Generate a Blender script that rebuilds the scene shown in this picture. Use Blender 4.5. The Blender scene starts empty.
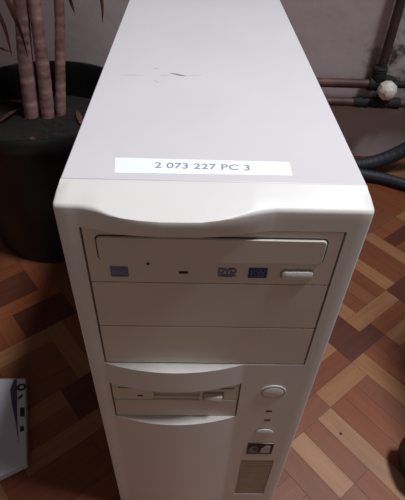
import bpy, bmesh, math, random
from mathutils import Vector, Matrix
random.seed(11)
S = bpy.context.scene
C = S.collection
PI = math.pi
WL = {}                                            # world location of every parent's origin

# ------------------------------------------------------------------ helpers
def thing(name, label, cat, loc=(0, 0, 0), group=None):
    o = bpy.data.objects.new(name, None); C.objects.link(o)
    o.location = loc; o.empty_display_size = .05
    o['label'] = label; o['category'] = cat
    if group: o['group'] = group
    WL[o.name] = Vector(loc)
    return o

def obj(name, bm, m, parent=None, smooth=35, label=None, bevel=0):
    w = WL[parent.name] if parent else Vector((0, 0, 0))
    if parent: bmesh.ops.translate(bm, verts=bm.verts, vec=-w)
    me = bpy.data.meshes.new(name)
    bm.to_mesh(me); bm.free()
    o = bpy.data.objects.new(name, me); C.objects.link(o)
    for mm in (m if isinstance(m, (list, tuple)) else [m]): me.materials.append(mm)
    for p in me.polygons: p.use_smooth = True
    me.set_sharp_from_angle(angle=math.radians(smooth))
    if parent: o.parent = parent
    WL[o.name] = w.copy()
    if label: o['label'] = label
    if bevel:
        b = o.modifiers.new('bevel', 'BEVEL'); b.width = bevel; b.segments = 2; b.limit_method = 'ANGLE'; b.angle_limit = math.radians(40)
    return o

def struct(o): o['kind'] = 'structure'; return o

def box(bm, x0, x1, y0, y1, z0, z1, mi=0):
    v = [bm.verts.new((x, y, z)) for x in (x0, x1) for y in (y0, y1) for z in (z0, z1)]
    for f in ((0, 1, 3, 2), (4, 6, 7, 5), (0, 4, 5, 1), (2, 3, 7, 6), (0, 2, 6, 4), (1, 5, 7, 3)):
        bm.faces.new([v[i] for i in f]).material_index = mi
    return v

def fix(bm): bmesh.ops.recalc_face_normals(bm, faces=bm.faces)

def outline(x0, x1, z0, z1, r, n=5):
    pts = []
    for cx, cz, a in ((x1 - r, z1 - r, 0), (x0 + r, z1 - r, 90), (x0 + r, z0 + r, 180), (x1 - r, z0 + r, 270)):
        for k in range(n + 1):
            t = math.radians(a + 90 * k / n); pts.append((cx + r * math.cos(t), cz + r * math.sin(t)))
    return pts

def oval(cx, cz, rx, rz, n=32): return [(cx + rx * math.cos(2 * PI * k / n), cz + rz * math.sin(2 * PI * k / n)) for k in range(n)]

def plate(bm, pts, yf, yb, ch=0, mi=0):
    """an outline in XZ given thickness from front yf (towards the viewer) to back yb, with a chamfered front"""
    cx = sum(p[0] for p in pts) / len(pts); cz = sum(p[1] for p in pts) / len(pts)
    rings = []
    steps = [(yb, 0)] + ([(yf + ch, 0), (yf + ch * .3, ch * .3), (yf, ch)] if ch else [(yf, 0)])
    for y, ins in steps:
        ring = []
        for x, z in pts:
            d = math.hypot(x - cx, z - cz) or 1
            ring.append(bm.verts.new((x - (x - cx) / d * ins, y, z - (z - cz) / d * ins)))
        rings.append(ring)
    n = len(pts)
    for a, b in zip(rings, rings[1:]):
        for i in range(n): bm.faces.new((a[i], a[(i + 1) % n], b[(i + 1) % n], b[i])).material_index = mi
    bm.faces.new(rings[-1]).material_index = mi
    bm.faces.new(rings[0]).material_index = mi
    fix(bm)

def tube(bm, pts, r, n=12, mi=0, cap=True):
    pts = [Vector(p) for p in pts]; rings = []
    up = Vector((.13, .31, .94))
    for i, p in enumerate(pts):
        t = (pts[min(i + 1, len(pts) - 1)] - pts[max(i - 1, 0)]).normalized()
        a = t.cross(up)
        if a.length < .05: a = t.cross(Vector((1, 0, 0)))
        a.normalize(); b = t.cross(a).normalized()
        rr = r[i] if isinstance(r, (list, tuple)) else r
        rings.append([bm.verts.new(p + (a * math.cos(2 * PI * k / n) + b * math.sin(2 * PI * k / n)) * rr) for k in range(n)])
    for u, w in zip(rings, rings[1:]):
        for k in range(n): bm.faces.new((u[k], u[(k + 1) % n], w[(k + 1) % n], w[k])).material_index = mi
    if cap:
        bm.faces.new(rings[0]).material_index = mi; bm.faces.new(rings[-1]).material_index = mi
    fix(bm)

def spline(pts, per=10):
    pts = [Vector(p) for p in pts]; out = []
    q = [pts[0] * 2 - pts[1]] + pts + [pts[-1] * 2 - pts[-2]]
    for i in range(1, len(q) - 2):
        for k in range(per):
            t = k / per; a, b, c, d = q[i - 1], q[i], q[i + 1], q[i + 2]
            out.append(.5 * ((2 * b) + (c - a) * t + (2 * a - 5 * b + 4 * c - d) * t * t + (3 * b - a - 3 * c + d) * t ** 3))
    out.append(pts[-1]); return out

def lathe(bm, prof, c, n=48, mi=0, axis='Z'):
    rings = []
    for r, h in prof:
        ring = []
        for k in range(n):
            u, w = r * math.cos(2 * PI * k / n), r * math.sin(2 * PI * k / n)
            p = {'Z': (u, w, h), 'Y': (u, h, w), 'X': (h, u, w)}[axis]
            ring.append(bm.verts.new(Vector(c) + Vector(p)))
        rings.append(ring)
    for a, b in zip(rings, rings[1:]):
        for k in range(n): bm.faces.new((a[k], a[(k + 1) % n], b[(k + 1) % n], b[k])).material_index = mi
    if prof[0][0] > 1e-6: bm.faces.new(rings[0]).material_index = mi
    if prof[-1][0] > 1e-6: bm.faces.new(rings[-1]).material_index = mi
    bmesh.ops.remove_doubles(bm, verts=bm.verts, dist=1e-6)
    fix(bm)

def lettering(txt, size, M, thick=.00012, sx=1.0, bold=0):
    """words as a mesh: laid out in XY, then moved by M"""
    cu = bpy.data.curves.new('t', 'FONT'); cu.body = txt; cu.size = size; cu.align_x = 'CENTER'; cu.align_y = 'CENTER'; cu.extrude = thick; cu.offset = bold
    o = bpy.data.objects.new('t', cu); C.objects.link(o)
    me = bpy.data.meshes.new_from_object(o.evaluated_get(bpy.context.evaluated_depsgraph_get()))
    bm = bmesh.new(); bm.from_mesh(me)
    bpy.data.objects.remove(o); bpy.data.meshes.remove(me); bpy.data.curves.remove(cu)
    bmesh.ops.transform(bm, matrix=M @ Matrix.Diagonal((sx, 1, 1, 1)), verts=bm.verts)
    return bm

# ------------------------------------------------------------------ materials
def lin(c): return tuple(((v / 255) / 12.92 if v / 255 <= .04045 else ((v / 255 + .055) / 1.055) ** 2.4) for v in c) + (1,)

def mat(name, rgb, rough=.5, var=.06, scale=30, bump=0, bscale=200, metal=0, spec=.5, var_rgb=None, dist=.001):
    m = bpy.data.materials.new(name); m.use_nodes = True
    nt = m.node_tree; b = nt.nodes['Principled BSDF']
    b.inputs['Roughness'].default_value = rough; b.inputs['Metallic'].default_value = metal
    b.inputs['Specular IOR Level'].default_value = spec
    tc = nt.nodes.new('ShaderNodeTexCoord'); ns = nt.nodes.new('ShaderNodeTexNoise')
    ns.inputs['Scale'].default_value = scale; ns.inputs['Detail'].default_value = 5
    nt.links.new(tc.outputs['Object'], ns.inputs['Vector'])
    rp = nt.nodes.new('ShaderNodeValToRGB')
    c = lin(rgb); e = lin(var_rgb) if var_rgb else tuple(v * (1 - 2.5 * var) for v in c[:3]) + (1,)
    rp.color_ramp.elements[0].position = .3; rp.color_ramp.elements[1].position = .7
    rp.color_ramp.elements[0].color = e
    rp.color_ramp.elements[1].color = c
    nt.links.new(ns.outputs['Fac'], rp.inputs['Fac']); nt.links.new(rp.outputs['Color'], b.inputs['Base Color'])
    if bump:
        n2 = nt.nodes.new('ShaderNodeTexNoise'); n2.inputs['Scale'].default_value = bscale; n2.inputs['Detail'].default_value = 6
        nt.links.new(tc.outputs['Object'], n2.inputs['Vector'])
        bp = nt.nodes.new('ShaderNodeBump'); bp.inputs['Strength'].default_value = bump; bp.inputs['Distance'].default_value = dist
        nt.links.new(n2.outputs['Fac'], bp.inputs['Height']); nt.links.new(bp.outputs['Normal'], b.inputs['Normal'])
    return m

M_cover = mat('painted_steel', (216, 211, 212), .42, .02, 12, .05, 900)
M_bezel = mat('bezel_plastic', (223, 218, 213), .45, .02, 15, .04, 700)
M_face = mat('drive_plastic', (215, 205, 193), .5, .03, 18, .03, 700)
M_gap = mat('shadow_gap_plastic', (52, 44, 40), .8)
M_dark = mat('dark_plastic', (30, 27, 27), .5)
M_inset = mat('inset_plastic', (150, 138, 125), .6)
M_logo = mat('grey_blue_print', (112, 118, 142), .6)
M_logolight = mat('pale_blue_print', (150, 152, 168), .6)
M_navy = mat('navy_print', (58, 70, 116), .6)
M_label = mat('label_paper', (244, 244, 250), .6, .01)
M_ink = mat('label_ink', (138, 140, 156), .7)
M_scuff = mat('scuff', (120, 112, 116), .8, .15, 400)
M_badge = mat('badge_film', (34, 28, 30), .3)
M_badgeblue = mat('badge_blue', (120, 136, 160), .3, .2, 300)
M_badgegrey = mat('badge_grey', (196, 186, 184), .3, .1, 300)
M_vent = mat('vent_plastic', (178, 163, 140), .6)
M_rubber = mat('rubber', (20, 20, 21), .55)
M_pot = mat('pot_plastic', (13, 18, 18), .42, .1, 20)
M_soil = mat('soil', (36, 24, 20), .95, .2, 70, .9, 120, var_rgb=(14, 10, 9), dist=.01)
M_leaf = mat('leaf', (62, 74, 44), .5, .2, 20, var_rgb=(78, 56, 44))
M_dryleaf = mat('dry_leaf', (112, 70, 62), .7, .2, 40, var_rgb=(70, 40, 38))
M_wall = mat('plaster', (202, 186, 188), .8, .05, 5, .3, 18, dist=.006)
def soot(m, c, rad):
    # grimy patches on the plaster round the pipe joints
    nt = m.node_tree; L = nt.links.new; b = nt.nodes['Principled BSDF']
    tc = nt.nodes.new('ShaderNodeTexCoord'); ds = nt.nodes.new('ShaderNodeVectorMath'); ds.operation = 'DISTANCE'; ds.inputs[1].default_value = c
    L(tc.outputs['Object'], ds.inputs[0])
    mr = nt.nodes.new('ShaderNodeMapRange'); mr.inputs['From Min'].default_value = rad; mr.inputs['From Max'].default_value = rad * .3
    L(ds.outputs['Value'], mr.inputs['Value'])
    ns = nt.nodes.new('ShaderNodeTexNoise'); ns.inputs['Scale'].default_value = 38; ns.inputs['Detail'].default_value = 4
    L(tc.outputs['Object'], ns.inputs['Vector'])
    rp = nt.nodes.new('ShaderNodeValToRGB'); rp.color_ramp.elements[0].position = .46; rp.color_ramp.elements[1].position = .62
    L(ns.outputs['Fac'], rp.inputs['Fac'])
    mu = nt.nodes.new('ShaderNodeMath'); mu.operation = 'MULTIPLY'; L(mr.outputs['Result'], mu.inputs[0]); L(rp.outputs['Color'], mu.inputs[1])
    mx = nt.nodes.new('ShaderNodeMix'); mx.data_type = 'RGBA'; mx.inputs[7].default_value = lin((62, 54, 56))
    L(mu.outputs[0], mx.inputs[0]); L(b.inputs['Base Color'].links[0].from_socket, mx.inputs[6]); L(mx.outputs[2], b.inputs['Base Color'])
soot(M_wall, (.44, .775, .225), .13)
M_pipe = mat('pipe_paint', (116, 74, 66), .55, .15, 25, .3, 200, var_rgb=(58, 40, 38))
M_riser = mat('riser_paint', (84, 58, 56), .6, .15, 25, .3, 200, var_rgb=(48, 36, 36))
M_fit = mat('tarred_fitting', (40, 37, 38), .75, .2, 60, .6, 150)
M_knob = mat('valve_plastic', (236, 224, 220), .5, .05, 60)
M_hose = mat('hose_rubber', (44, 46, 54), .6, .15, 40)
M_carton = mat('printed_card', (194, 190, 200), .55, .02, 20)
M_purple = mat('purple_print', (66, 58, 84), .5, .1)
M_black = mat('black_print', (22, 20, 22), .5)
M_castor = mat('black_nylon', (16, 16, 18), .4)
M_fabric = mat('black_upholstery', (26, 26, 28), .95, .15, 300, .4, 800)

def stem_material():
    m = mat('stem_bark', (200, 156, 150), .8, .2, 40, .5, 200, var_rgb=(136, 98, 96))
    nt = m.node_tree; b = nt.nodes['Principled BSDF']
    tc = nt.nodes.new('ShaderNodeTexCoord'); wv = nt.nodes.new('ShaderNodeTexWave')
    wv.wave_type = 'BANDS'; wv.bands_direction = 'Z'; wv.inputs['Scale'].default_value = 24; wv.inputs['Distortion'].default_value = 5
    wv.inputs['Detail'].default_value = 3
    nt.links.new(tc.outputs['Object'], wv.inputs['Vector'])
    mx = nt.nodes.new('ShaderNodeMix'); mx.data_type = 'RGBA'; mx.blend_type = 'MULTIPLY'; mx.inputs[0].default_value = .22
    src = b.inputs['Base Color'].links[0].from_socket
    nt.links.new(src, mx.inputs[6]); nt.links.new(wv.outputs['Color'], mx.inputs[7]); nt.links.new(mx.outputs[2], b.inputs['Base Color'])
    return m
M_stem = stem_material()

def parquet_material():
    m = bpy.data.materials.new('parquet'); m.use_nodes = True
    nt = m.node_tree; b = nt.nodes['Principled BSDF']; L = nt.links.new
    at = nt.nodes.new('ShaderNodeAttribute'); at.attribute_name = 'strip'
    uv = nt.nodes.new('ShaderNodeUVMap'); uv.uv_map = 'grain'
    mp = nt.nodes.new('ShaderNodeMapping'); mp.inputs['Scale'].default_value = (9, 130, 1)
    ns = nt.nodes.new('ShaderNodeTexNoise'); ns.inputs['Scale'].default_value = 1; ns.inputs['Detail'].default_value = 5; ns.inputs['Distortion'].default_value = .6
    L(uv.outputs['UV'], mp.inputs['Vector']); L(mp.outputs['Vector'], ns.inputs['Vector'])
    rp = nt.nodes.new('ShaderNodeValToRGB'); rp.color_ramp.elements[0].position = .3; rp.color_ramp.elements[1].position = .75
    rp.color_ramp.elements[0].color = (.80, .76, .73, 1); rp.color_ramp.elements[1].color = (1.06, 1.06, 1.06, 1)
    L(ns.outputs['Fac'], rp.inputs['Fac'])
    mx = nt.nodes.new('ShaderNodeMix'); mx.data_type = 'RGBA'; mx.blend_type = 'MULTIPLY'; mx.inputs[0].default_value = 1
    L(at.outputs['Color'], mx.inputs[6]); L(rp.outputs['Color'], mx.inputs[7]); L(mx.outputs[2], b.inputs['Base Color'])
    b.inputs['Roughness'].default_value = .48; b.inputs['Specular IOR Level'].default_value = .35
    return m
M_floor = parquet_material()

# ------------------------------------------------------------------ setting: parquet floor
def build_floor():
    th = math.radians(38.5); d1 = Vector((math.cos(th), math.sin(th), 0)); d2 = Vector((math.sin(th), -math.cos(th), 0))
    O = Vector((.1805, .122, 0)); W = .0272; B = 4
    light = (140, 96, 64); pale = (150, 110, 82); mid = (120, 71, 47); orange = (125, 69, 42); dark = (82, 41, 27); brown = (112, 61, 37)
    pal = [mid] * 6 + [orange] * 5 + [brown] * 4 + [light] * 1 + [dark] * 1
    cells = {}
    def strip(i0, i1, j0, j1, d, col):
        key = (i0, j0, d, random.random())
        jit = .94 + .12 * random.random()
        for i in range(i0, i1 + 1):
            for j in range(j0, j1 + 1): cells[(i, j)] = (key, d, tuple(v * jit for v in lin(col)[:3]))
    N = 68
    for bi in range(-N // B, N // B):
        for bj in range(-N // B, N // B):
            d = (bi + bj) % 2; base = random.choice(pal)
            for k in range(B):
                col = random.choice(pal) if random.random() < .4 else base
                i, j = bi * B, bj * B + 1
                if d: strip(i + k, i + k, j, j + B - 1, 1, col)
                else: strip(i, i + B - 1, j + k, j + k, 0, col)
    # the strips seen beside the tower, as they lie in the photo
    strip(0, 2, 0, 3, 1, orange)
    for k in range(3): strip(k, k, 0, 3, 1, (orange, orange, mid)[k])
    strip(-1, -1, 0, 4, 1, pale); strip(-2, -2, 0, 2, 1, mid); strip(-3, -3, 0, 2, 1, pale)
    strip(-2, -2, 3, 6, 1, orange); strip(-3, -3, 3, 6, 1, mid); strip(-4, -4, 0, 4, 1, mid)
    strip(0, 2, -1, -1, 0, light); strip(3, 3, -1, 2, 1, light); strip(4, 4, -1, 3, 1, orange); strip(5, 5, 0, 3, 1, mid)
    strip(0, 3, -2, -2, 0, brown); strip(0, 2, -3, -3, 0, light); strip(-3, -1, -1, -1, 0, mid); strip(-3, -1, -2, -2, 0, brown)
    strip(3, 5, -2, -2, 0, dark); strip(3, 4, -3, -3, 0, dark); strip(3, 4, -4, -4, 0, dark)
    strip(5, 8, -3, -3, 0, light); strip(5, 5, -7, -4, 1, light)
    strip(6, 6, -7, -4, 1, brown); strip(7, 7, -7, -4, 1, mid); strip(8, 8, -7, -4, 1, brown)
    strip(9, 9, -7, -4, 1, light); strip(9, 10, -3, -3, 0, dark); strip(9, 10, -2, -2, 0, dark)
    strip(6, 8, -2, -2, 0, brown); strip(6, 9, -1, -1, 0, light); strip(5, 7, 0, 0, 0, mid)
    strip(10, 10, -7, -4, 1, brown); strip(11, 11, -7, -4, 1, brown); strip(12, 12, -7, -4, 1, light); strip(13, 16, -6, -6, 0, dark); strip(13, 16, -5, -5, 0, brown)
    strip(-9, -9, -13, -10, 1, light); strip(-12, -10, -13, -13, 0, light); strip(-8, -8, -14, -10, 1, mid); strip(-7, -7, -14, -10, 1, orange)
    for k in range(3): strip(-12, -10, -12 + k, -12 + k, 0, (mid, orange, mid)[k])
    for k in range(2): strip(-10, -8, -15 + k, -15 + k, 0, dark)
    strip(-10, -9, -9, -9, 0, dark); strip(-10, -9, -8, -8, 0, dark)
    strip(-13, -11, -9, -9, 0, light); strip(-13, -11, -8, -8, 0, mid); strip(-13, -10, -7, -7, 0, light); strip(-14, -11, -6, -6, 0, brown)
    strip(-14, -10, -5, -5, 0, brown); strip(-14, -10, -4, -4, 0, orange); strip(-12, -9, -3, -3, 0, brown)
    strip(-15, -15, -8, -4, 1, light)
    for k in range(3): strip(-8 + k, -8 + k, -19, -16, 1, (orange, mid, orange)[k])
    bm = bmesh.new(); col = bm.loops.layers.float_color.new('strip'); uv = bm.loops.layers.uv.new('grain')
    g = .0002
    for (i, j), (key, d, rgb) in cells.items():
        ce = O + d1 * (i + .5) * W + d2 * (j + .5) * W
        if not (-.95 < ce.x < 1.25 and -.75 < ce.y < .79): continue
        same = lambda q: q in cells and cells[q][0] == key
        a0 = i * W + (0 if same((i - 1, j)) else g); a1 = (i + 1) * W - (0 if same((i + 1, j)) else g)
        b0 = j * W + (0 if same((i, j - 1)) else g); b1 = (j + 1) * W - (0 if same((i, j + 1)) else g)
        off = key[3] * 50
        vs = []; uvs = []
        for a, b in ((a0, b0), (a0, b1), (a1, b1), (a1, b0)):
            vs.append(bm.verts.new(O + d1 * a + d2 * b)); uvs.append((a + off, b + off * 1.7) if d == 0 else (b + off, a + off * 1.7))
        f = bm.faces.new(vs)
        for l, u in zip(f.loops, uvs): l[col] = (*rgb, 1); l[uv].uv = u
    kn = O - d1 * .0185 + d2 * .0318               # a small dark knot in one light strip
    f = bm.faces.new([bm.verts.new(kn + Vector((.0021 * math.cos(PI * k / 6), .0019 * math.sin(PI * k / 6), .00012))) for k in range(12)]); f.material_index = 1
    box(bm, -1.0, 1.3, -.8, .79, -.03, -.0008, 1)
    o = obj('floor', bm, [M_floor, M_gap])
    struct(o)
build_floor()

bm = bmesh.new(); box(bm, -1.0, 1.3, .775, .9, -.03, 2.3)
struct(obj('wall_back', bm, M_wall))

# ------------------------------------------------------------------ computer tower
T = thing('computer_tower', 'white desktop computer tower with a numbered paper label on top, on the parquet', 'computer', (0, .2, 0))
HT = .43
bays, flop = (-.073, .073, .282, .410), (-.0725, .0288, .2052, .2562)
vent = (.0405, .0728, .034, .1203)

bm = bmesh.new(); box(bm, -.0831, .0831, .0165, .420, .012, HT)
obj('case_cover', bm, M_cover, T, bevel=.0008)
bm = bmesh.new(); box(bm, -.0824, .0824, .0158, .0173, .016, HT - .0006)
obj('cover_seam', bm, M_inset, T, label='grey joint line between lid and front')
bm = bmesh.new(); box(bm, -.078, .078, .4195, .4215, .02, HT - .006)
obj('rear_panel', bm, mat('zinc_steel', (150, 150, 152), .4, .1, 30, metal=.8), T)
for fx in (-.062, .062):
    for fy in (.05, .37):
        bm = bmesh.new(); lathe(bm, [(.012, 0), (.014, .002), (.014, .013)], (fx, fy, 0), 20); obj('foot', bm, M_rubber, T)

def interp(tab, x):
    if x <= tab[0][0] or x >= tab[-1][0]: return 0
    for (a, u), (b, w) in zip(tab, tab[1:]):
        if a <= x <= b:
            t = (x - a) / (b - a); return u + (w - u) * t
def band(x):                                       # bow of the front between and below the bays
    c, h = -.0225, .0505
    t = (x - c) / h
    return .0080 * (1 - t * t) if abs(t) < 1 else 0
BROW = [(-.0735, 0), (-.070, .0004), (-.063, .0026), (-.056, .0056), (-.049, .0078), (-.040, .0091), (-.028, .0098), (-.008, .0096), (.002, .0082), (.011, .0058), (.020, .0030), (.027, .0010), (.0325, 0)]
def brow(x): return interp(BROW, x)

def bezel():
    bm = bmesh.new()
    left = [(-.0829, .0162), (-.0840, .0100), (-.0851, .0045), (-.0851, .0022), (-.0845, .0008), (-.0831, 0)]
    xs = sorted(set([-.073, .073, -.0725, .0288, vent[0], vent[1], .0325] + [round(-.0735 + k * .0025, 4) for k in range(1, 43)] + [-.077, .077]))
    cols = left + [(x, 0) for x in xs] + [(-x, y) for x, y in reversed(left)]
    zs = [.012, .018, vent[2], .08, vent[3], .16, .19, flop[2], .22, .24, flop[3], .262, .269, .276, bays[2], .30, .33, .36, .39, bays[3], .4135, .4175, .4222]
    grid = []
    for x, yo in cols:
        ex = min(1, yo / .0100)
        zdrop = .0010 * max(0, (abs(x) - .0829) / .0023) ** 2
        line = []
        for z in zs:
            D = brow(x) if z > .409 else band(x)
            if z > .409: D *= min(1, .72 + .28 * (z - .410) / .008)
            line.append(bm.verts.new((x, yo - D, z - (zdrop if z > .42 else 0))))
        D = brow(x)
        yf = yo - D
        hw = lambda y: .0851 if y < .0022 else .0851 - .0022 * min(1, (y - .0022) / .014)
        cl = lambda y: max(-hw(y), min(hw(y), x))
        rr = .0030 * (1 - ex)
        for k in range(1, 5):                      # small round edge, then the lid of the front slopes up to the case
            t = math.radians(72) * k / 4
            y = min(.0162, yf + rr * (1 - math.cos(t)))
            line.append(bm.verts.new((cl(y), y, min(zs[-1] + .0030 * math.sin(t), HT - (HT - zs[-1] - .0029) * max(0, (.0162 - y)) / .0162 + .0002) - zdrop)))
        ya = min(.0162, yf + rr * .7)
        za = line[-1].co.z
        for f in (.5, 1):
            y = ya + (.0162 - ya) * f
            line.append(bm.verts.new((cl(y), y, za + (HT - zdrop - za) * f)))
        grid.append(line)
    def open_(xa, xb, za, zb):
        for x0, x1, z0, z1 in (bays, flop, vent):
            if xa > x0 - 1e-5 and xb < x1 + 1e-5 and za > z0 - 1e-5 and zb < z1 + 1e-5: return True
        return False
    for i in range(len(cols) - 1):
        for k in range(len(grid[0]) - 1):
            if k < len(zs) - 1 and open_(cols[i][0], cols[i + 1][0], zs[k], zs[k + 1]): continue
            q = [grid[i][k], grid[i + 1][k], grid[i + 1][k + 1], grid[i][k + 1]]
            if (q[0].co - q[3].co).length < 1e-7 and (q[1].co - q[2].co).length < 1e-7: continue
            bm.faces.new(q)
    bmesh.ops.remove_doubles(bm, verts=bm.verts, dist=1e-6)
    es = [e for e in bm.edges if e.is_boundary and all(-.0732 < v.co.x < .0732 and .03 < v.co.z < .4102 for v in e.verts)]
    r_ = bmesh.ops.extrude_edge_only(bm, edges=es)
    for v in r_['geom']:
        if isinstance(v, bmesh.types.BMVert): v.co.y = .0155
    fix(bm)
    return bm
FB = obj('front_bezel', bezel(), M_bezel, T, smooth=40)
# dark inside of the openings
bm = bmesh.new(); box(bm, -.0728, .0728, .0135, .0150, .2823, .4097); box(bm, -.0722, .0285, .0135, .0150, .2055, .2559)
obj('drive_cage', bm, M_gap, T, label='dark gap around the drives')

# optical drive
sg = .0011
bm = bmesh.new(); plate(bm, outline(-.073 + sg, .073 - sg, .3677, .4096, .0006), .0002, .0135, .0004)
OD = obj('optical_drive', bm, M_face, T, smooth=12)
bm = bmesh.new(); plate(bm, outline(-.0654, .0645, .3858, .4049, .0032), -.0001, .001)
obj('tray_gap', bm, M_gap, OD)
bm = bmesh.new(); plate(bm, outline(-.0646, .0637, .3868, .4041, .0026), -.0016, .001, .0009)
obj('disc_tray', bm, M_face, OD, smooth=20)
bm = bmesh.new(); plate(bm, oval(-.037, .3832, .0010, .0010, 14), -.0001, .001); obj('release_hole', bm, M_dark, OD)
bm = bmesh.new(); plate(bm, outline(-.0192, -.0137, .3757, .3775, .0004), -.0002, .001); obj('activity_light', bm, M_dark, OD)
bm = bmesh.new(); plate(bm, outline(.0408, .0612, .3731, .3808, .0030), -.0001, .001); obj('button_gap', bm, M_inset, OD)
bm = bmesh.new(); plate(bm, outline(.0417, .0605, .3738, .3799, .0026), -.0018, .001, .0008); obj('eject_button', bm, M_bezel, OD)
MX = lambda x, z, y=-.0003: Matrix.Translation((x, y, z)) @ Matrix.Rotation(PI / 2, 4, 'X')
# compact disc mark: frame, big word, small words underneath
bm = bmesh.new(); plate(bm, outline(-.0593, -.0489, .3724, .3806, .0004), -.0003, .0004)
CD = obj('compact_disc_logo', bm, M_logo, OD)
bm = lettering('disc', .0060, MX(-.0541, .3768, -.0005), sx=.95)
for b_ in (lettering('COMPACT', .0020, MX(-.0541, .3797, -.0005), sx=.9), lettering('ReWritable', .0018, MX(-.0541, .3734, -.0005), sx=.9)):
    me = bpy.data.meshes.new('t'); b_.to_mesh(me); b_.free(); bm.from_mesh(me); bpy.data.meshes.remove(me)
obj('logo_lettering', bm, M_logolight, CD)
bm = lettering('DVD', .0058, MX(.0093, .3786), sx=.92, bold=.00025)
b_ = bmesh.new(); plate(b_, oval(.0093, .3748, .0056, .0012), -.0003, .0004); plate(b_, oval(.0093, .3748, .0012, .0004, 12), -.0004, .0004)
me = bpy.data.meshes.new('t'); b_.to_mesh(me); b_.free(); bm.from_mesh(me); bpy.data.meshes.remove(me)
obj('dvd_logo', bm, M_logo, OD)
bm = bmesh.new(); plate(bm, outline(.0219, .0331, .3732, .3814, .0005), -.0003, .0004)
RW = obj('rewritable_logo', bm, M_navy, OD)
bm = lettering('RW', .0056, MX(.0275, .3780, -.0005), sx=.95)
b_ = lettering('DVD+R DL', .0018, MX(.0275, .3746, -.0005), sx=.9)
me = bpy.data.meshes.new('t'); b_.to_mesh(me); b_.free(); bm.from_mesh(me); bpy.data.meshes.remove(me)
obj('logo_lettering', bm, M_logo, RW)

# blank bay covers
for z0, z1 in ((.3254, .3671), (.2832, .3249)):
    bm = bmesh.new(); plate(bm, outline(-.073 + sg, .073 - sg, z0 + .0002, z1 - .0002, .0006), .0002, .0135, .0006)
    obj('bay_cover', bm, M_face, T, smooth=12)

# floppy drive and the blank under it
x0, x1 = -.0725 + sg, .0288 - sg
bm = bmesh.new()
box(bm, x0, -.0393, .0006, .0135, .2310, .2468); box(bm, -.0030, x1, .0006, .0135, .2310, .2468)
box(bm, -.0393, -.0030, .0046, .0135, .2310, .2462); box(bm, -.0393, -.0030, .0018, .0135, .2305, .2335)
box(bm, x0, x1, .0012, .0135, .2482, .2556); box(bm, x0, -.0665, .0006, .0135, .2468, .2482); box(bm, .0235, x1, .0006, .0135, .2468, .2482)
box(bm, -.0665, .0235, .0060, .0135, .2466, .2484, 1)
FD = obj('floppy_drive', bm, [M_face, M_gap], T)
bm = bmesh.new(); plate(bm, outline(-.0522, -.0482, .2355, .2372, .0003), .0003, .003); obj('activity_light', bm, M_dark, FD)
bm = bmesh.new(); plate(bm, outline(-.0006, .0163, .2317, .2432, .0008), .0004, .003); obj('button_gap', bm, M_inset, FD)
bm = bmesh.new(); plate(bm, outline(.0008, .0150, .2330, .2405, .0010), -.0030, .003, .0008); obj('eject_button', bm, M_face, FD)
bm = bmesh.new(); plate(bm, outline(x0, x1, .2058, .2302, .0006), .0004, .0135, .0005)
obj('bay_cover', bm, M_face, T, smooth=12)

# power, lights, reset, badge, vent
def bz(x): return -band(x)
bm = bmesh.new(); plate(bm, oval(.0545, .2455, .0103, .0092), -.0010, .002, .0006)
obj('button_ring', bm, M_bezel, T)
bm = bmesh.new(); plate(bm, oval(.0545, .2458, .0093, .0081), -.0013, .002); obj('button_gap', bm, M_inset, T)
bm = bmesh.new(); plate(bm, oval(.0545, .2455, .0086, .0074), -.0017, .002, .0010); obj('power_button', bm, M_bezel, T)
for x, z in ((.0553, .2149), (.0557, .1998)):
    bm = bmesh.new(); plate(bm, outline(x - .0026, x + .0026, z - .0010, z + .0010, .0007), -.0004, .002); obj('indicator_light', bm, M_dark, T)
bm = bmesh.new(); plate(bm, oval(.0561, .1795, .0082, .0066), -.0003, .002); obj('button_gap', bm, M_inset, T)
bm = bmesh.new(); plate(bm, oval(.0561, .1784, .0080, .0060), -.0014, .002, .0008); obj('reset_button', bm, M_bezel, T)
bm = bmesh.new(); plate(bm, outline(.0438, .0678, .1345, .1566, .0008), -.0008, .002, .0003)
BG = obj('case_badge', bm, M_badge, T, label='small dark square sticker with a blue swirl and a grey patch')
bm = bmesh.new(); plate(bm, oval(.0500, .1453, .0042, .0058), -.0010, .001); obj('blue_swirl', bm, M_badgeblue, BG)
bm = bmesh.new(); plate(bm, oval(.0513, .1462, .0022, .0034), -.0012, .001); obj('swirl_centre', bm, M_badge, BG)
bm = bmesh.new(); plate(bm, [(.0568, .1385), (.0652, .1385), (.0652, .1520), (.0600, .1520), (.0568, .1470)], -.0010, .001); obj('grey_patch', bm, M_badgegrey, BG)
bm = bmesh.new()
n = 20
for k in range(n):
    z = vent[2] + (k + .5) * (vent[3] - vent[2]) / n
    box(bm, vent[0], vent[1], .0003, .0100, z - .0017, z + .0017)
box(bm, vent[0], vent[1], .0100, .0140, vent[2], vent[3], 1)
obj('vent_grille', bm, [M_vent, M_gap], T)

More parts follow.
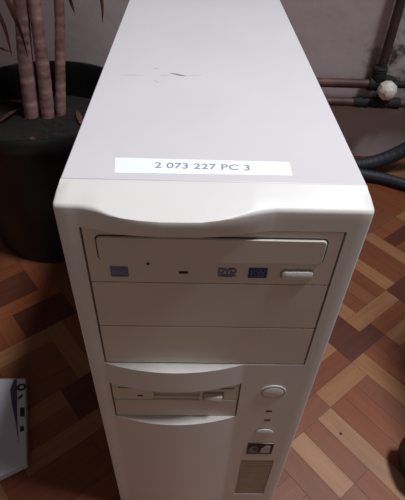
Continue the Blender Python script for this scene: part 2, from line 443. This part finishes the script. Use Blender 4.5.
# paper label and scuffs on the lid
ang = math.radians(-.6)
bm = bmesh.new(); P = [(-.0566, .0384), (-.0548, .0226), (.0431, .0238), (.0434, .0380)]
lo = [bm.verts.new((x, y, HT - .0003)) for x, y in P]; hi = [bm.verts.new((x, y, HT + .0002)) for x, y in P]
bm.faces.new(hi); bm.faces.new(lo)
for i in range(4): bm.faces.new((lo[i], lo[(i + 1) % 4], hi[(i + 1) % 4], hi[i]))
fix(bm)
LB = obj('paper_label', bm, M_label, T, label='white paper strip printed 2 073 227 PC 3')
bm = lettering('2 073 227 PC 3', .0079, Matrix.Translation((-.0066, .0308, HT + .0002)) @ Matrix.Rotation(ang, 4, 'Z'), .0001, sx=1.085, bold=.00003)
obj('lettering', bm, M_ink, LB)
def scuff(pts, w):
    b = bmesh.new(); n = len(pts); top = []
    for s, z in ((1, HT - .0002), (1, HT + .00008)):
        ring = []
        for i, (x, y) in enumerate(pts): ring.append((x, y + w * math.sin(PI * (i + .3) / (n - .4)), z))
        for i, (x, y) in reversed(list(enumerate(pts))): ring.append((x, y - w * math.sin(PI * (i + .3) / (n - .4)), z))
        top.append([b.verts.new(p) for p in ring])
    m = len(top[0]); b.faces.new(top[1]); b.faces.new(top[0])
    for i in range(m): b.faces.new((top[0][i], top[0][(i + 1) % m], top[1][(i + 1) % m], top[1][i]))
    fix(b); return b
M_scuff2 = mat('faint_scuff', (200, 194, 198), .8, .1, 300)
obj('scuff_mark', scuff([(-.0305, .1620), (-.0260, .1612), (-.0225, .1592), (-.0180, .1580)], .0011), M_scuff, T, label='dark scratch on the lid')
for pts, w in (([(-.044, .1710), (-.042, .1716), (-.040, .1702)], .0010), ([(-.042, .1480), (-.040, .1465), (-.0385, .1440)], .0010), ([(-.038, .1580), (-.034, .1578), (-.031, .1600)], .0007), ([(-.017, .1580), (-.012, .1600), (-.006, .1610)], .0006), ([(-.066, .1560), (-.058, .1575), (-.052, .1570)], .0005)):
    obj('scuff_mark', scuff(pts, w), M_scuff2, T)

# ------------------------------------------------------------------ potted plant
PC = Vector((-.252, .512, 0))
PP = thing('potted_plant', 'bare-stemmed houseplant in a big black pot, left of the tower', 'plant', PC)
bm = bmesh.new()
lathe(bm, [(.118, 0), (.124, .004), (.128, .06), (.134, .14), (.1385, .222), (.1395, .224), (.1450, .226), (.1468, .232), (.1468, .246), (.1450, .250), (.1405, .250), (.1385, .246), (.1365, .222), (.130, .16)], PC, 64)
POT = obj('pot', bm, M_pot, PP, smooth=30)
bm = bmesh.new()
rings = []
for r_, n_ in ((.0, 1), (.03, 24), (.06, 24), (.09, 24), (.115, 24), (.1345, 24)):
    rings.append([bm.verts.new(PC + Vector((r_ * math.cos(2 * PI * k / 24), r_ * math.sin(2 * PI * k / 24), .190 + random.uniform(-.004, .004)))) for k in range(n_)])
for k in range(24): bm.faces.new((rings[0][0], rings[1][k], rings[1][(k + 1) % 24]))
for a, b in zip(rings[1:], rings[2:]):
    for k in range(24): bm.faces.new((a[k], b[k], b[(k + 1) % 24], a[(k + 1) % 24]))
fix(bm)
o = obj('soil', bm, M_soil, PP, smooth=180); 
sd = o.modifiers.new('sub', 'SUBSURF'); sd.levels = 2; sd.render_levels = 2

def leaf(bm, p0, direction, length, width, droop, roll=0, mi=0):
    p = Vector(p0); d = Vector(direction).normalized(); n = 10; prev = None
    for k in range(n + 1):
        t = k / n; w = width * (.55 + .9 * t if t < .3 else .82 * (1 - ((t - .3) / .7) ** 1.7) + .02) * .5
        side = d.cross(Vector((0, 0, 1)))
        if side.length < .1: side = Vector((math.cos(roll), math.sin(roll), 0))
        side.normalize(); nrm = side.cross(d).normalized()
        cur = [bm.verts.new(p - side * w + nrm * w * .35), bm.verts.new(p - nrm * .0006), bm.verts.new(p + side * w + nrm * w * .35), bm.verts.new(p + nrm * .0006)]
        if prev:
            for i in range(4): bm.faces.new((prev[i], prev[(i + 1) % 4], cur[(i + 1) % 4], cur[i])).material_index = mi
        prev = cur
        p = p + d * (length / n); d = (d + Vector((0, 0, -droop / n))).normalized()

stems = [((-.293, .560, .165), (-.281, .561, .285), (-.268, .562, .385), (-.250, .565, .60), .0112),
         ((-.266, .560, .165), (-.256, .561, .265), (-.249, .562, .385), (-.232, .568, .74), .0100),
         ((-.2465, .569, .165), (-.229, .570, .28), (-.213, .570, .385), (-.185, .572, .66), .0078)]
for si, (a, b, c, d, r) in enumerate(stems):
    pts = spline([a, b, c, d], 26)
    rr = [r * (1.12 - .22 * i / len(pts)) * (1 + .03 * math.sin(i * 1.45 + si) + random.uniform(-.02, .02)) for i in range(len(pts))]
    bm = bmesh.new(); tube(bm, pts, rr, 16)
    st = obj('stem', bm, M_stem, PP, smooth=60)
    bm = bmesh.new(); top = Vector(d)
    for k in range(34):
        a_ = k * 2.399 + si; el = 1.25 - 1.5 * (k / 34)
        dr = (math.cos(a_) * math.cos(el), math.sin(a_) * math.cos(el) * .62, math.sin(el))
        z_ = top + Vector((0, 0, .02 - .05 * k / 34))
        if dr[1] > 0: dr = (dr[0], dr[1] * .45, dr[2])
        leaf(bm, z_, dr, random.uniform(.15, .22), .017, random.uniform(.7, 1.5))
    fix(bm)
    obj('leaves', bm, M_leaf, PP, smooth=60)
# hanging dead leaves under the crowns
bm = bmesh.new()
for pth in ([(-.200, .600, .60), (-.178, .625, .52), (-.170, .640, .42), (-.1655, .65, .352), (-.168, .65, .318)],
            [(-.240, .590, .58), (-.228, .620, .48), (-.221, .640, .40), (-.217, .65, .352), (-.2125, .65, .331)],
            [(-.262, .566, .57), (-.288, .520, .50), (-.279, .505, .43), (-.266, .500, .389), (-.2615, .512, .345), (-.265, .530, .300)],
            [(-.262, .566, .56), (-.306, .530, .46), (-.300, .530, .39), (-.290, .530, .345), (-.291, .535, .300)],
            [(-.30, .55, .42), (-.318, .53, .36), (-.316, .53, .325), (-.300, .535, .310), (-.288, .540, .305)]):
    pp = spline(pth, 6); n = len(pp); prev = None
    for i, p in enumerate(pp):
        t = i / (n - 1); w = .0042 * (1 - t ** 3) + .0004
        side = Vector((.9, .35 * math.sin(i * .4), .1)).normalized()
        cur = [bm.verts.new(p - side * w), bm.verts.new(p + Vector((0, -.0012, 0))), bm.verts.new(p + side * w), bm.verts.new(p + Vector((0, .0006, 0)))]
        if prev:
            for k in range(4): bm.faces.new((prev[k], prev[(k + 1) % 4], cur[(k + 1) % 4], cur[k]))
        prev = cur
fix(bm)
obj('dead_leaves', bm, M_dryleaf, PP, smooth=60, label='brown dried leaves hanging down')
for x, y, a_ in ((-.222, .45, .4), (-.30, .44, 2.2), (-.335, .53, 1.2), (-.31, .60, 3.0), (-.20, .53, 1.9), (-.27, .48, 5.2)):
    bm = bmesh.new(); leaf(bm, (x, y, .1935), (math.cos(a_), math.sin(a_), .12), .055, .011, .3); fix(bm)
    obj('fallen_leaf', bm, M_dryleaf, PP)

# ------------------------------------------------------------------ heating pipes
HP = thing('heating_pipes', 'rusty brown heating pipes along the foot of the wall with a riser', 'pipe', (.37, .748, .165))
def straight(name, a, b, r, m, bumps=0, lab=None):
    a, b = Vector(a), Vector(b); n = 24
    pts = [a.lerp(b, i / n) for i in range(n + 1)]
    bm = bmesh.new(); tube(bm, pts, [r * (1 + bumps * random.uniform(-1, 1)) for _ in pts], 16)
    return obj(name, bm, m, HP, smooth=60, label=lab)
straight('pipe', (-.9, .75, .1865), (.372, .75, .1855), .0092, M_pipe)
straight('pipe', (-.9, .75, .1465), (1.2, .75, .1440), .0088, M_pipe)
straight('riser', (.372, .752, .180), (.3665, .752, 2.2), .0090, M_riser, 0, 'dark upright pipe')
straight('pipe_joint', (.352, .751, .1860), (.392, .751, .1850), .0135, M_fit, .10)
straight('pipe_joint', (.371, .751, .180), (.3695, .751, .222), .0140, M_fit, .08)
straight('pipe_joint', (.330, .750, .1455), (.43, .750, .1448), .0112, M_fit, .10)
straight('pipe', (.385, .751, .1855), (1.2, .751, .1850), .0075, M_fit)
straight('valve_body', (.391, .748, .200), (.393, .748, .140), .0145, M_fit, .06)
bm = bmesh.new()
lathe(bm, [(.009, .012), (.016, .008), (.0185, .002), (.0185, -.010), (.0165, -.013), (.012, -.016), (.010, -.024), (.006, -.026)], (.383, .722, .186), 10, axis='Y')
obj('valve_knob', bm, M_knob, HP, smooth=30, label='off-white valve knob')
bm = bmesh.new(); lathe(bm, [(.006, .024), (.006, -.002)], (.383, .730, .186), 12, axis='Y'); obj('valve_spindle', bm, M_fit, HP)

# ------------------------------------------------------------------ hose
bm = bmesh.new()
pth = spline([(1.1, .44, .013), (.80, .50, .013), (.62, .565, .013), (.52, .605, .013), (.449, .640, .013), (.405, .662, .013), (.366, .672, .014), (.335, .680, .018), (.328, .697, .026), (.346, .700, .020),
              (.385, .704, .022), (.43, .706, .040), (.48, .706, .076), (.56, .70, .14), (.66, .70, .20)], 12)
tube(bm, pth, [.0122 + .0004 * math.sin(i * 1.9) + .0035 * max(0, min(1, (i - 84) / 24)) for i in range(len(pth))], 16)
o = obj('hose', bm, M_hose, smooth=60)
o['label'] = 'thick dark hose looping on the floor at the right, behind the tower'; o['category'] = 'hose'

# ------------------------------------------------------------------ printed carton
K = thing('printed_box', 'flat white printed box lying on the parquet at the left edge', 'box', (-.28, .08, 0))
bm = bmesh.new()
Q = [(-.232, .1544), (-.2002, .0411), (-.40, -.072), (-.43, .150)]
hh = .012
lo = [bm.verts.new((x, y, .0005)) for x, y in Q]; hi = [bm.verts.new((x, y, hh)) for x, y in Q]
bm.faces.new(hi); bm.faces.new(lo)
for i in range(4): bm.faces.new((lo[i], lo[(i + 1) % 4], hi[(i + 1) % 4], hi[i]))
fix(bm)
obj('carton', bm, M_carton, K, bevel=.0012)
def flat(poly, z0=hh - .0003, z1=hh + .0002):
    b = bmesh.new(); a = [b.verts.new((*p, z0)) for p in poly]; c = [b.verts.new((*p, z1)) for p in poly]
    b.faces.new(a); b.faces.new(c); n = len(poly)
    for i in range(n): b.faces.new((a[i], a[(i + 1) % n], c[(i + 1) % n], c[i]))
    fix(b); return b
obj('printed_wedge', flat([(-.2468, .1525), (-.2431, .1528), (-.2370, .1320), (-.2290, .1040), (-.2162, .0650), (-.2257, .0878), (-.2385, .1147), (-.2474, .1362)]), M_purple, K, label='dark purple pointed stripe')
ang_t = math.atan2(-.964, .265)
bm = lettering('O', .0150, Matrix.Translation((-.2340, .1405, hh + .0002)) @ Matrix.Rotation(ang_t, 4, 'Z'), .0002, sx=.85, bold=.0008)
b_ = flat([(-.2338, .1254), (-.2290, .1312), (-.2280, .1276), (-.2325, .1215)])
me = bpy.data.meshes.new('t'); b_.to_mesh(me); b_.free(); bm.from_mesh(me); bpy.data.meshes.remove(me)
obj('lettering', bm, M_black, K)
obj('printed_block', flat([(-.2273, .1113), (-.2214, .1114), (-.2180, .0991), (-.2239, .0991)]), M_black, K)
obj('printed_block', flat([(-.2204, .0865), (-.2155, .0865), (-.2137, .0801), (-.2182, .0788)]), M_black, K)

# ------------------------------------------------------------------ swivel chair (a castor shows)
HUB = Vector((.552, .046, 0))
CH = thing('office_chair', 'black swivel chair, one castor showing at the bottom right', 'chair', HUB)
bm = bmesh.new(); lathe(bm, [(.034, .070), (.038, .075), (.036, .12), (.028, .125)], HUB, 24); obj('hub', bm, M_castor, CH)
bm = bmesh.new(); lathe(bm, [(.024, .12), (.024, .30), (.014, .302), (.014, .43)], HUB, 24); obj('gas_column', bm, M_castor, CH)
for k in range(5):
    a = PI + .03 + k * 2 * PI / 5; d = Vector((math.cos(a), math.sin(a), 0))
    e = HUB + d * .283
    bm = bmesh.new(); tube(bm, [HUB + d * .02 + Vector((0, 0, .098)), HUB + d * .15 + Vector((0, 0, .090)), e + Vector((0, 0, .072))], [.022, .017, .013], 12); obj('leg', bm, M_castor, CH, smooth=60)
    bm = bmesh.new(); t = Vector((-d.y, d.x, 0))
    for s in (-1, 1):
        prof = [(.006, -.011), (.022, -.011), (.0285, -.006), (.0290, 0), (.0285, .006), (.022, .011), (.006, .011)]
        b_ = bmesh.new(); lathe(b_, prof, (0, 0, 0), 28, axis='X')
        bmesh.ops.transform(b_, matrix=Matrix.Translation(e + d * s * .0125 + Vector((0, 0, .0293))) @ Matrix.Rotation(math.atan2(d.y, d.x), 4, 'Z'), verts=b_.verts)
        me = bpy.data.meshes.new('t'); b_.to_mesh(me); b_.free(); bm.from_mesh(me); bpy.data.meshes.remove(me)
    cs = obj('castor', bm, M_castor, CH)
    bm = bmesh.new(); tube(bm, [e + Vector((0, 0, .030)), e + Vector((0, 0, .074))], .007, 12); obj('castor_stem', bm, M_castor, cs)
bm = bmesh.new(); plate(bm, outline(-.20, .20, -.19, .19, .07, 8), -.03, .03, .018)
bmesh.ops.transform(bm, matrix=Matrix.Translation(HUB + Vector((.02, 0, .46))) @ Matrix.Rotation(-PI / 2, 4, 'X'), verts=bm.verts)
obj('seat', bm, M_fabric, CH, smooth=60)

# ------------------------------------------------------------------ light
w = bpy.data.worlds.new('room'); S.world = w; w.use_nodes = True
w.node_tree.nodes['Background'].inputs[0].default_value = (.90, .76, .74, 1)
w.node_tree.nodes['Background'].inputs[1].default_value = .088
def area(name, loc, aim, sx, sy, power, col):
    l = bpy.data.lights.new(name, 'AREA'); l.shape = 'RECTANGLE'; l.size = sx; l.size_y = sy; l.energy = power; l.color = col
    o = bpy.data.objects.new(name, l); C.objects.link(o); o.location = loc
    o.rotation_euler = (Vector(aim) - Vector(loc)).to_track_quat('-Z', 'Y').to_euler()
    return o
lamp = area('ceiling_lamp', (.72, .025, 2.2), (.08, -.06, .2), .5, .22, 9.1, (.905, .945, 1))
area('front_fill', (-.2, -2.6, 1.0), (0, 0, .3), 1.5, 1.3, 3.6, (1, .88, .78))  # unseen fill added behind the camera to brighten the tower's front
lamp.data.spread = math.radians(80)                # a shaded lamp

# ------------------------------------------------------------------ camera
cam = bpy.data.cameras.new('camera'); co = bpy.data.objects.new('camera', cam); C.objects.link(co)
R = ((.99944101, -.00818671, .03241363), (.01835175, -.67606689, -.73661169), (.02794421, .73679477, -.67553873))
m = Matrix.Identity(4)
for i in range(3):
    m[i][0] = R[0][i]; m[i][1] = -R[1][i]; m[i][2] = -R[2][i]
m.translation = (-.0131, -.1928, .5717)
co.matrix_world = m
cam.sensor_fit = 'HORIZONTAL'; cam.sensor_width = 36; cam.lens = 36 * 463.43 / 405; cam.clip_start = .01
S.camera = co
S.view_settings.view_transform = 'Standard'; S.view_settings.look = 'None'; S.view_settings.gamma = 1
S.view_settings.use_curve_mapping = False; S.view_settings.exposure = 0
